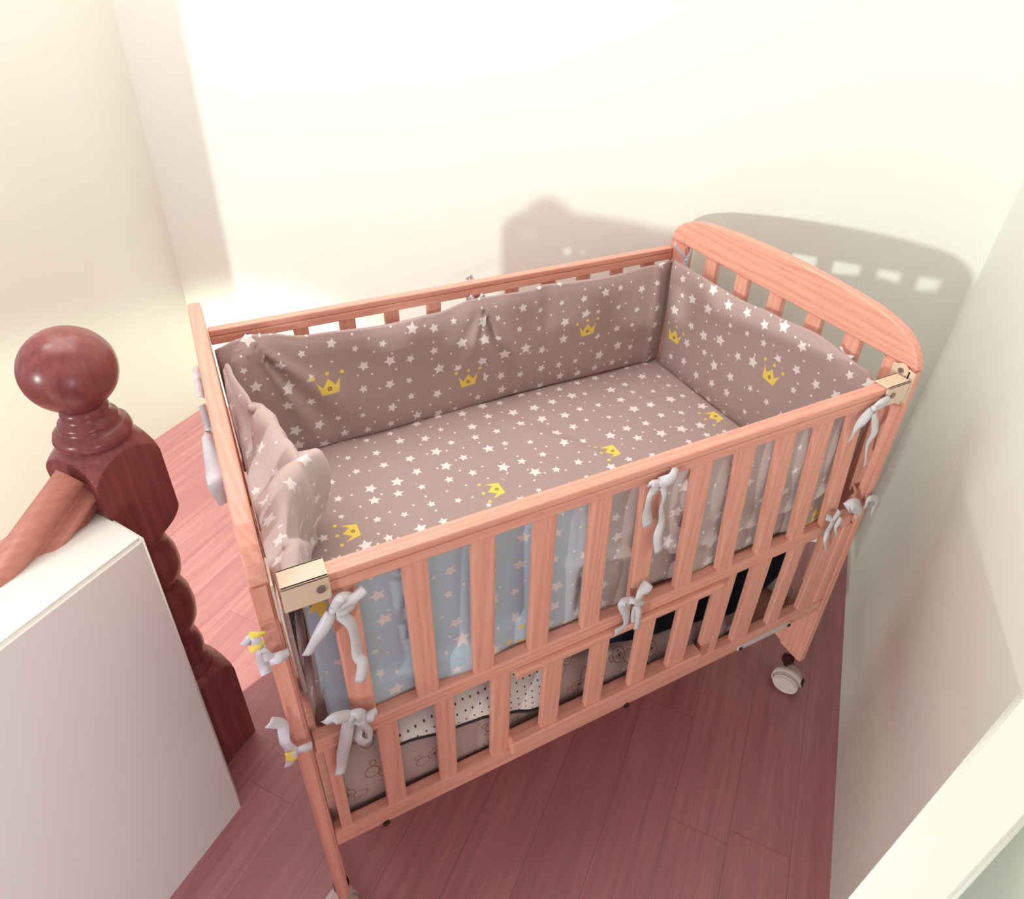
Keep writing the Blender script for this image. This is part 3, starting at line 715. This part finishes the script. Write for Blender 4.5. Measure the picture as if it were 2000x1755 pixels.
# left bumper, slumped inwards and twisted
XS = [(0.030, 0.030), (0.10, 0.040), (0.185, 0.045), (0.255, 0.060), (0.31, 0.086), (0.355, 0.118), (0.39, 0.116), (0.42, 0.098), (0.45, 0.080), (0.53, 0.052), (0.60, 0.024), (0.62, 0.018)]
ZC = [(0.030, 0.80), (0.12, 0.765), (0.22, 0.745), (0.33, 0.755), (0.42, 0.760), (0.52, 0.765), (0.62, 0.80)]
def left_fn(s, t):
    y = 0.052 + 0.560 * s
    xs, zc = interp(XS, y), interp(ZC, y)
    # cross-section: outer foot, up the board, over the crest, down the inner side to the mattress
    kk = min(1, max(0, (xs - 0.03) / 0.06)); pts = [(0.010, 0.590), (0.009, 0.66), (0.010, zc - 0.02 - 0.045 * kk), (0.010 + xs * 0.22, zc - 0.040 * kk), (0.006 + xs * 0.58, zc + 0.006), (xs * 0.86, zc - 0.004), (xs, zc - 0.045), (xs * 0.96, zc - 0.10), (max(xs * 0.8, 0.018), 0.60), (max(xs * 0.75, 0.016), 0.572)]
    f = t * (len(pts) - 1); i = min(int(f), len(pts) - 2); g = f - i
    P = [Vector((*p, 0)) for p in pts]
    a, b, c, d = P[max(i - 1, 0)], P[i], P[i + 1], P[min(i + 2, len(P) - 1)]
    q = 0.5 * ((2 * b) + (c - a) * g + (2 * a - 5 * b + 4 * c - d) * g * g + (3 * b - a - 3 * c + d) * g ** 3)
    tg = 0.5 * ((c - a) + 2 * (2 * a - 5 * b + 4 * c - d) * g + 3 * (3 * b - a - 3 * c + d) * g * g); nrm = Vector((-tg.y, tg.x)); nrm = nrm.normalized() if nrm.length > 0 else nrm
    env = min(1, 6 * min(s, 1 - s)) * min(1, 5 * t, 6 * (1 - t))
    # twisting diagonal folds
    w1 = y - 0.235 - (t - 0.30) * 0.50; w2 = y - 0.40 - (t - 0.25) * 0.42; w3 = y - 0.10 - (t - 0.35) * 0.40
    h = -0.012 * math.tanh(w1 / 0.006) * sgn_ridge(w1, 0.075) - 0.008 * math.tanh(w2 / 0.007) * sgn_ridge(w2, 0.06) - 0.007 * math.tanh(w3 / 0.007) * sgn_ridge(w3, 0.05)
    h += 0.003 * math.sin(38 * y - 7 * t) + 0.002 * math.sin(75 * y + 11 * t)
    x, z = q.x + nrm.x * h * env * 1.2, q.y + nrm.y * h * env * 1.2
    x = max(x, 0.006)
    return (x, y, z), (y * 1.05 + 0.2 * t, t * 0.34)
MAT_L = star_cloth('star_cloth_left_lit', [], base=(0.60, 0.48, 0.45), seed=1.9)  # paler than the back cloth: light falling on this pad is in the colour
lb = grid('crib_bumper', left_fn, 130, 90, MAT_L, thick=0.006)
_me = lb.data; _uv = _me.uv_layers[0].data; NT = 91
_v = [0.0] * len(_me.vertices); _u = [0.0] * len(_me.vertices)
for i in range(131):
    for j in range(NT):
        k = i * NT + j; c = _me.vertices[k].co
        if j: _v[k] = _v[k - 1] + (c - _me.vertices[k - 1].co).length * 0.85
        _u[k] = 0.030 + 0.62 * i / 130
for lp in _me.loops: _uv[lp.index].uv = (_u[lp.vertex_index], _v[lp.vertex_index])
tag(lb, 'crumpled star printed bumper pad slumping inwards at the left end of the crib', 'bumper', 'star printed bumper pads around the crib')

# ties (children of the bumper they belong to)
tie(fb, [[(0.0599, -0.0085, 0.8079), (0.0682, -0.0125, 0.8257), (0.0793, -0.0075, 0.818), (0.0819, -0.0048, 0.8029), (0.0718, -0.0105, 0.8019), (0.061, -0.0117, 0.8037)], [0.0055, (0.0571, -0.0085, 0.804), (0.0386, -0.0125, 0.7784), (0.022, -0.0075, 0.7456)], [0.005, (0.0656, -0.0085, 0.7957), (0.0757, -0.0125, 0.7761), (0.0782, -0.0075, 0.7416), (0.0777, -0.0048, 0.7061), (0.0814, -0.0105, 0.6944), (0.0751, -0.0117, 0.6624)], [(0.0599, -0.0085, 0.8079), (0.0796, -0.0125, 0.8171), (0.0978, -0.0075, 0.8219)]], knot=(0.0598, -0.0085, 0.807))
tie(fb, [[0.006, (0.0552, -0.0085, 0.595), (0.0362, -0.0125, 0.6089), (0.0242, -0.0075, 0.5995)], [0.006, (0.0552, -0.0085, 0.595), (0.0653, -0.0125, 0.5971), (0.0733, -0.0075, 0.5729)], [0.005, (0.0729, -0.0085, 0.5723), (0.0805, -0.0125, 0.5813), (0.0896, -0.0075, 0.5794)], [0.0062, (0.0523, -0.0085, 0.5875), (0.0431, -0.0125, 0.5526), (0.0367, -0.0075, 0.5173), (0.0322, -0.0048, 0.4857), (0.0265, -0.0105, 0.4744)], [0.004, (0.0606, -0.0085, 0.5814), (0.0677, -0.0125, 0.5736), (0.0746, -0.0075, 0.5432), (0.0732, -0.0048, 0.5207), (0.0662, -0.0105, 0.525), (0.0597, -0.0117, 0.5422), (0.0619, -0.0057, 0.5475), (0.0655, -0.006, 0.5617)]], knot=(0.0561, -0.0085, 0.5907))
tie(fb, [[(0.5194, -0.0085, 0.8302), (0.5049, -0.0125, 0.8368), (0.5023, -0.0075, 0.8319)], [0.006, (0.5194, -0.0085, 0.8302), (0.5349, -0.0125, 0.8361), (0.5453, -0.0075, 0.8388), (0.5447, -0.0048, 0.8246), (0.5291, -0.0105, 0.8272)], [0.0062, (0.5148, -0.0085, 0.8262), (0.5027, -0.0125, 0.813), (0.5066, -0.0075, 0.7778), (0.5153, -0.0048, 0.7474)], [0.005, (0.5271, -0.0085, 0.8216), (0.5295, -0.0125, 0.8065), (0.5323, -0.0075, 0.7765), (0.5409, -0.0048, 0.744), (0.5334, -0.0105, 0.7194), (0.54, -0.0117, 0.6871)]], knot=(0.5213, -0.0085, 0.8295))
tie(fb, [[0.0065, (0.5193, -0.0085, 0.5812), (0.5211, -0.0125, 0.603), (0.5368, -0.0075, 0.6138)], [0.0055, (0.5073, -0.0085, 0.5887), (0.485, -0.0125, 0.5963), (0.5017, -0.0075, 0.5555), (0.5058, -0.0048, 0.5243), (0.481, -0.0105, 0.5243)], [0.004, (0.5205, -0.0085, 0.5731), (0.5232, -0.0125, 0.5495), (0.5291, -0.0075, 0.5064), (0.5216, -0.0048, 0.5351), (0.5173, -0.0105, 0.572)], [(0.4978, -0.0085, 0.5937), (0.51, -0.0125, 0.5917), (0.5326, -0.0075, 0.5643)]], knot=(0.5143, -0.0085, 0.5813))
tie(fb, [[0.004, (0.9527, -0.0085, 0.8336), (0.9601, -0.0125, 0.8442), (0.9879, -0.0075, 0.8405), (0.9799, -0.0048, 0.8276), (0.9532, -0.0105, 0.8327)], [0.006, (0.9498, -0.0085, 0.8293), (0.924, -0.0125, 0.8084), (0.921, -0.0075, 0.7751)], [0.006, (0.9591, -0.0085, 0.8224), (0.9751, -0.0125, 0.7798), (0.9785, -0.0075, 0.7465), (0.9971, -0.0048, 0.6944)]], knot=(0.9533, -0.0085, 0.8324))
tie(rb_, [[0.01, (0.9864, -0.0085, 0.5976), (0.9971, -0.0125, 0.6032), (1.0367, -0.0075, 0.5727), (1.0383, -0.0048, 0.5537)], [0.0065, (0.9715, -0.0085, 0.5945), (0.9556, -0.0125, 0.5798), (0.9608, -0.0075, 0.5467)], [0.004, (0.959, -0.0085, 0.5484), (0.9553, -0.0125, 0.5294), (0.9787, -0.0075, 0.4864)], [0.004, (0.984, -0.0085, 0.5738), (0.9735, -0.0125, 0.5552), (0.9924, -0.0075, 0.5223)], [(0.9356, -0.0085, 0.5949), (0.9538, -0.0125, 0.5845)], [0.0045, (1.049, -0.0085, 0.574), (1.0427, -0.0125, 0.5995), (1.0714, -0.0075, 0.5868), (1.0912, -0.0048, 0.5635), (1.0735, -0.0105, 0.5619), (1.0733, -0.0117, 0.5495)]], knot=None)
tie(lb, [[0.0045, (-0.02, -0.0085, 0.7612), (-0.0092, -0.0125, 0.7653), (0.0012, -0.0075, 0.7602)], [0.0045, (-0.0194, -0.0085, 0.7617), (-0.0242, -0.0125, 0.7858), (-0.0271, -0.0075, 0.7652), (-0.0271, -0.0048, 0.7463), (-0.0265, -0.0105, 0.7417)], [0.004, (-0.0266, -0.0085, 0.7905), (-0.0271, -0.0125, 0.8066), (-0.0317, -0.0075, 0.8067), (-0.0391, -0.0048, 0.797)]], knot=(-0.0257, -0.0085, 0.7863))
tie(lb, [[0.0035, (-0.0222, -0.0085, 0.5678), (-0.0116, -0.0125, 0.5733), (0.0008, -0.0075, 0.5651)], [0.005, (-0.0218, -0.0085, 0.57), (-0.0282, -0.0125, 0.5997), (-0.0276, -0.0075, 0.6137), (-0.027, -0.0048, 0.6298), (-0.0396, -0.0105, 0.6524)], [0.005, (-0.0252, -0.0085, 0.5813), (-0.026, -0.0125, 0.5651), (-0.0318, -0.0075, 0.5425)]], knot=None)
tie(lb, [[0.006, (-0.0232, -0.01, 0.8173), (-0.0256, -0.012, 0.8114)], [0.006, (-0.0281, -0.01, 0.7987), (-0.0275, -0.012, 0.7918)]], mat=YELLOW, name='yellow_tie_end', label='yellow printed tie end')
tie(lb, [[0.005, (-0.0257, -0.012, 0.5789), (-0.0275, -0.013, 0.5598)]], mat=YELLOW, name='yellow_tie_end', label='yellow printed tie end')
tie(bb, [[(0.0567, 0.645, 0.839), (0.0638, 0.644, 0.8293), (0.0702, 0.6453, 0.8185)], [(0.0887, 0.645, 0.8352), (0.0786, 0.644, 0.8259), (0.0702, 0.6453, 0.8185)], [(0.0709, 0.645, 0.8228), (0.0707, 0.644, 0.8124)]], knot=None)
tie(bb, [[(0.5101, 0.645, 0.8339), (0.5166, 0.644, 0.8236), (0.5254, 0.6453, 0.8153)], [(0.542, 0.645, 0.8327), (0.5344, 0.644, 0.8226), (0.5254, 0.6453, 0.8153)], [0.003, (0.5253, 0.645, 0.8155), (0.5319, 0.644, 0.811), (0.5385, 0.6453, 0.8043)]], knot=(0.5253, 0.645, 0.8155))
tie(bb, [[0.0025, (0.5203, 0.682, 0.8543), (0.5236, 0.681, 0.8624), (0.5288, 0.6823, 0.8622), (0.5326, 0.6829, 0.853)]], knot=None)
tie(bb, [[(1.0031, 0.6, 0.8942), (1.0161, 0.599, 0.8764), (1.0357, 0.6003, 0.8578), (1.0457, 0.6009, 0.8406)], [(1.0573, 0.6, 0.876), (1.0548, 0.599, 0.8629), (1.0498, 0.6003, 0.8479), (1.0473, 0.6009, 0.8403)], [0.007, (1.0459, 0.6, 0.8435), (1.046, 0.599, 0.8244), (1.0529, 0.6003, 0.8031)]], knot=(1.0441, 0.6, 0.8451))
tie(rb_, [[(1.038, 0.1396, 0.852), (1.037, 0.1271, 0.8425), (1.0383, 0.1102, 0.8437)], [(1.038, 0.1383, 0.8385), (1.037, 0.1264, 0.8407)]], knot=None)
tie(lb, [[0.004, (-0.03, 0.8227, 0.7003), (-0.03, 0.5837, 0.8284), (-0.03, 0.4757, 0.8753), (-0.03, 0.4478, 0.8696), (-0.03, 0.3855, 0.8858)], [0.0035, (-0.03, 0.358, 0.8911), (-0.03, 0.3591, 0.8714), (-0.03, 0.3607, 0.8443), (-0.03, 0.2271, 0.9195)]], knot=None)
tie(lb, [[0.01, (-0.028, 0.3541, 0.8368), (-0.028, 0.2377, 0.8704), (-0.028, 0.1933, 0.8701), (-0.028, 0.2834, 0.7687)]], knot=None)

# ------------------------------------------------------------------ things stored under the mattress
QT = [(0.02, 0.425), (0.15, 0.445), (0.40, 0.440), (0.50, 0.385), (0.70, 0.350), (0.80, 0.325), (0.865, 0.29)]
def quilt_fn(s, t):
    x = 0.018 + 0.86 * s; zt = interp(QT, x); H = zt - 0.270
    j = t
    if j < 0.42:
        f = j / 0.42; z = 0.2695 + H * f; y = 0.032 - 0.007 * math.sin(PI * f) + 0.002 * math.sin(13 * x + 7 * f); v = z
        y += 0.012 * f ** 6
    elif j < 0.86:
        f = (j - 0.42) / 0.44; z = zt + 0.004 * math.sin(PI * f) + 0.003 * math.sin(21 * x + 8 * f); y = 0.044 + 0.458 * f; v = zt + 0.44 * f
    else:
        f = (j - 0.86) / 0.14; z = zt - (zt - 0.2695) * f; y = 0.502 + 0.01 * math.sin(PI * f); v = zt + 0.44 + f * 0.15
    z = max(z, 0.2695)
    return (x, y, z), (x, v)
qo = grid('folded_quilt', quilt_fn, 90, 70, quilt_mat())
bmx = bmesh.new(); bmx.from_mesh(qo.data); bmesh.ops.holes_fill(bmx, edges=[e for e in bmx.edges if e.is_boundary], sides=0); bmesh.ops.recalc_face_normals(bmx, faces=bmx.faces); bmx.to_mesh(qo.data); bmx.free()
tag(qo, 'folded bear print quilt on the storage shelf under the crib mattress', 'quilt')
# the white dotted fold of the quilt with its black piping
def pip(x): return interp([(0.125, 0.4335), (0.20, 0.4135), (0.25, 0.4065), (0.30, 0.385), (0.36, 0.357), (0.40, 0.350)], x)
def lin_fn(s, t):
    x = 0.120 + 0.285 * s; z0 = pip(x); z = z0 + (0.462 - z0) * t; y = 0.0190 - 0.002 * math.sin(PI * t) + 0.035 * t * t
    return (x, y, z), (x, z)
lo_ = grid('dotted_lining', lin_fn, 30, 12, polka_mat(), qo, thick=0.004); lo_['label'] = 'white dotted lining'
bm = bmesh.new(); strip(bm, [(0.120 + 0.285 * k / 14, 0.0175, pip(0.120 + 0.285 * k / 14)) for k in range(15)], 0.0028, (0, -1, 0), 0, 0.0022, 0)
po = link('piping', bm, PIPING, qo, True); po['label'] = 'black piping'
# dark bundle to the right
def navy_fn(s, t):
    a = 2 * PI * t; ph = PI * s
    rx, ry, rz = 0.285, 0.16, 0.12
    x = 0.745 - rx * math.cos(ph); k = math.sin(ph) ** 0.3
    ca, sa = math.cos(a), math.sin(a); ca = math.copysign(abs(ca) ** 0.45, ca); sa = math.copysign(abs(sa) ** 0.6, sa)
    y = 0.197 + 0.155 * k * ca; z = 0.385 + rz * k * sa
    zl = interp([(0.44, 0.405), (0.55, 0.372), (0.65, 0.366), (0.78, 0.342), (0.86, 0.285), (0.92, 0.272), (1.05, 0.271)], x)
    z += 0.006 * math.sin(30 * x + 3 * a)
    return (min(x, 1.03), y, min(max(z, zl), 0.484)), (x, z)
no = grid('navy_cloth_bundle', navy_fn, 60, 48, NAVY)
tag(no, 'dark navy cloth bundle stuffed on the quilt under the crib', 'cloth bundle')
def wc_fn(s, t):
    a = 2 * PI * t; k = math.sin(PI * s) ** 0.4
    return (1.005 + 0.028 * math.cos(a) * k, 0.045 + 0.10 * s, max(0.284 + 0.016 * math.sin(a) * k, 0.2692)), (s, t)
wo = grid('white_cloth', wc_fn, 14, 20, WHITEC)
tag(wo, 'small white cloth in the right front corner of the crib shelf', 'cloth')
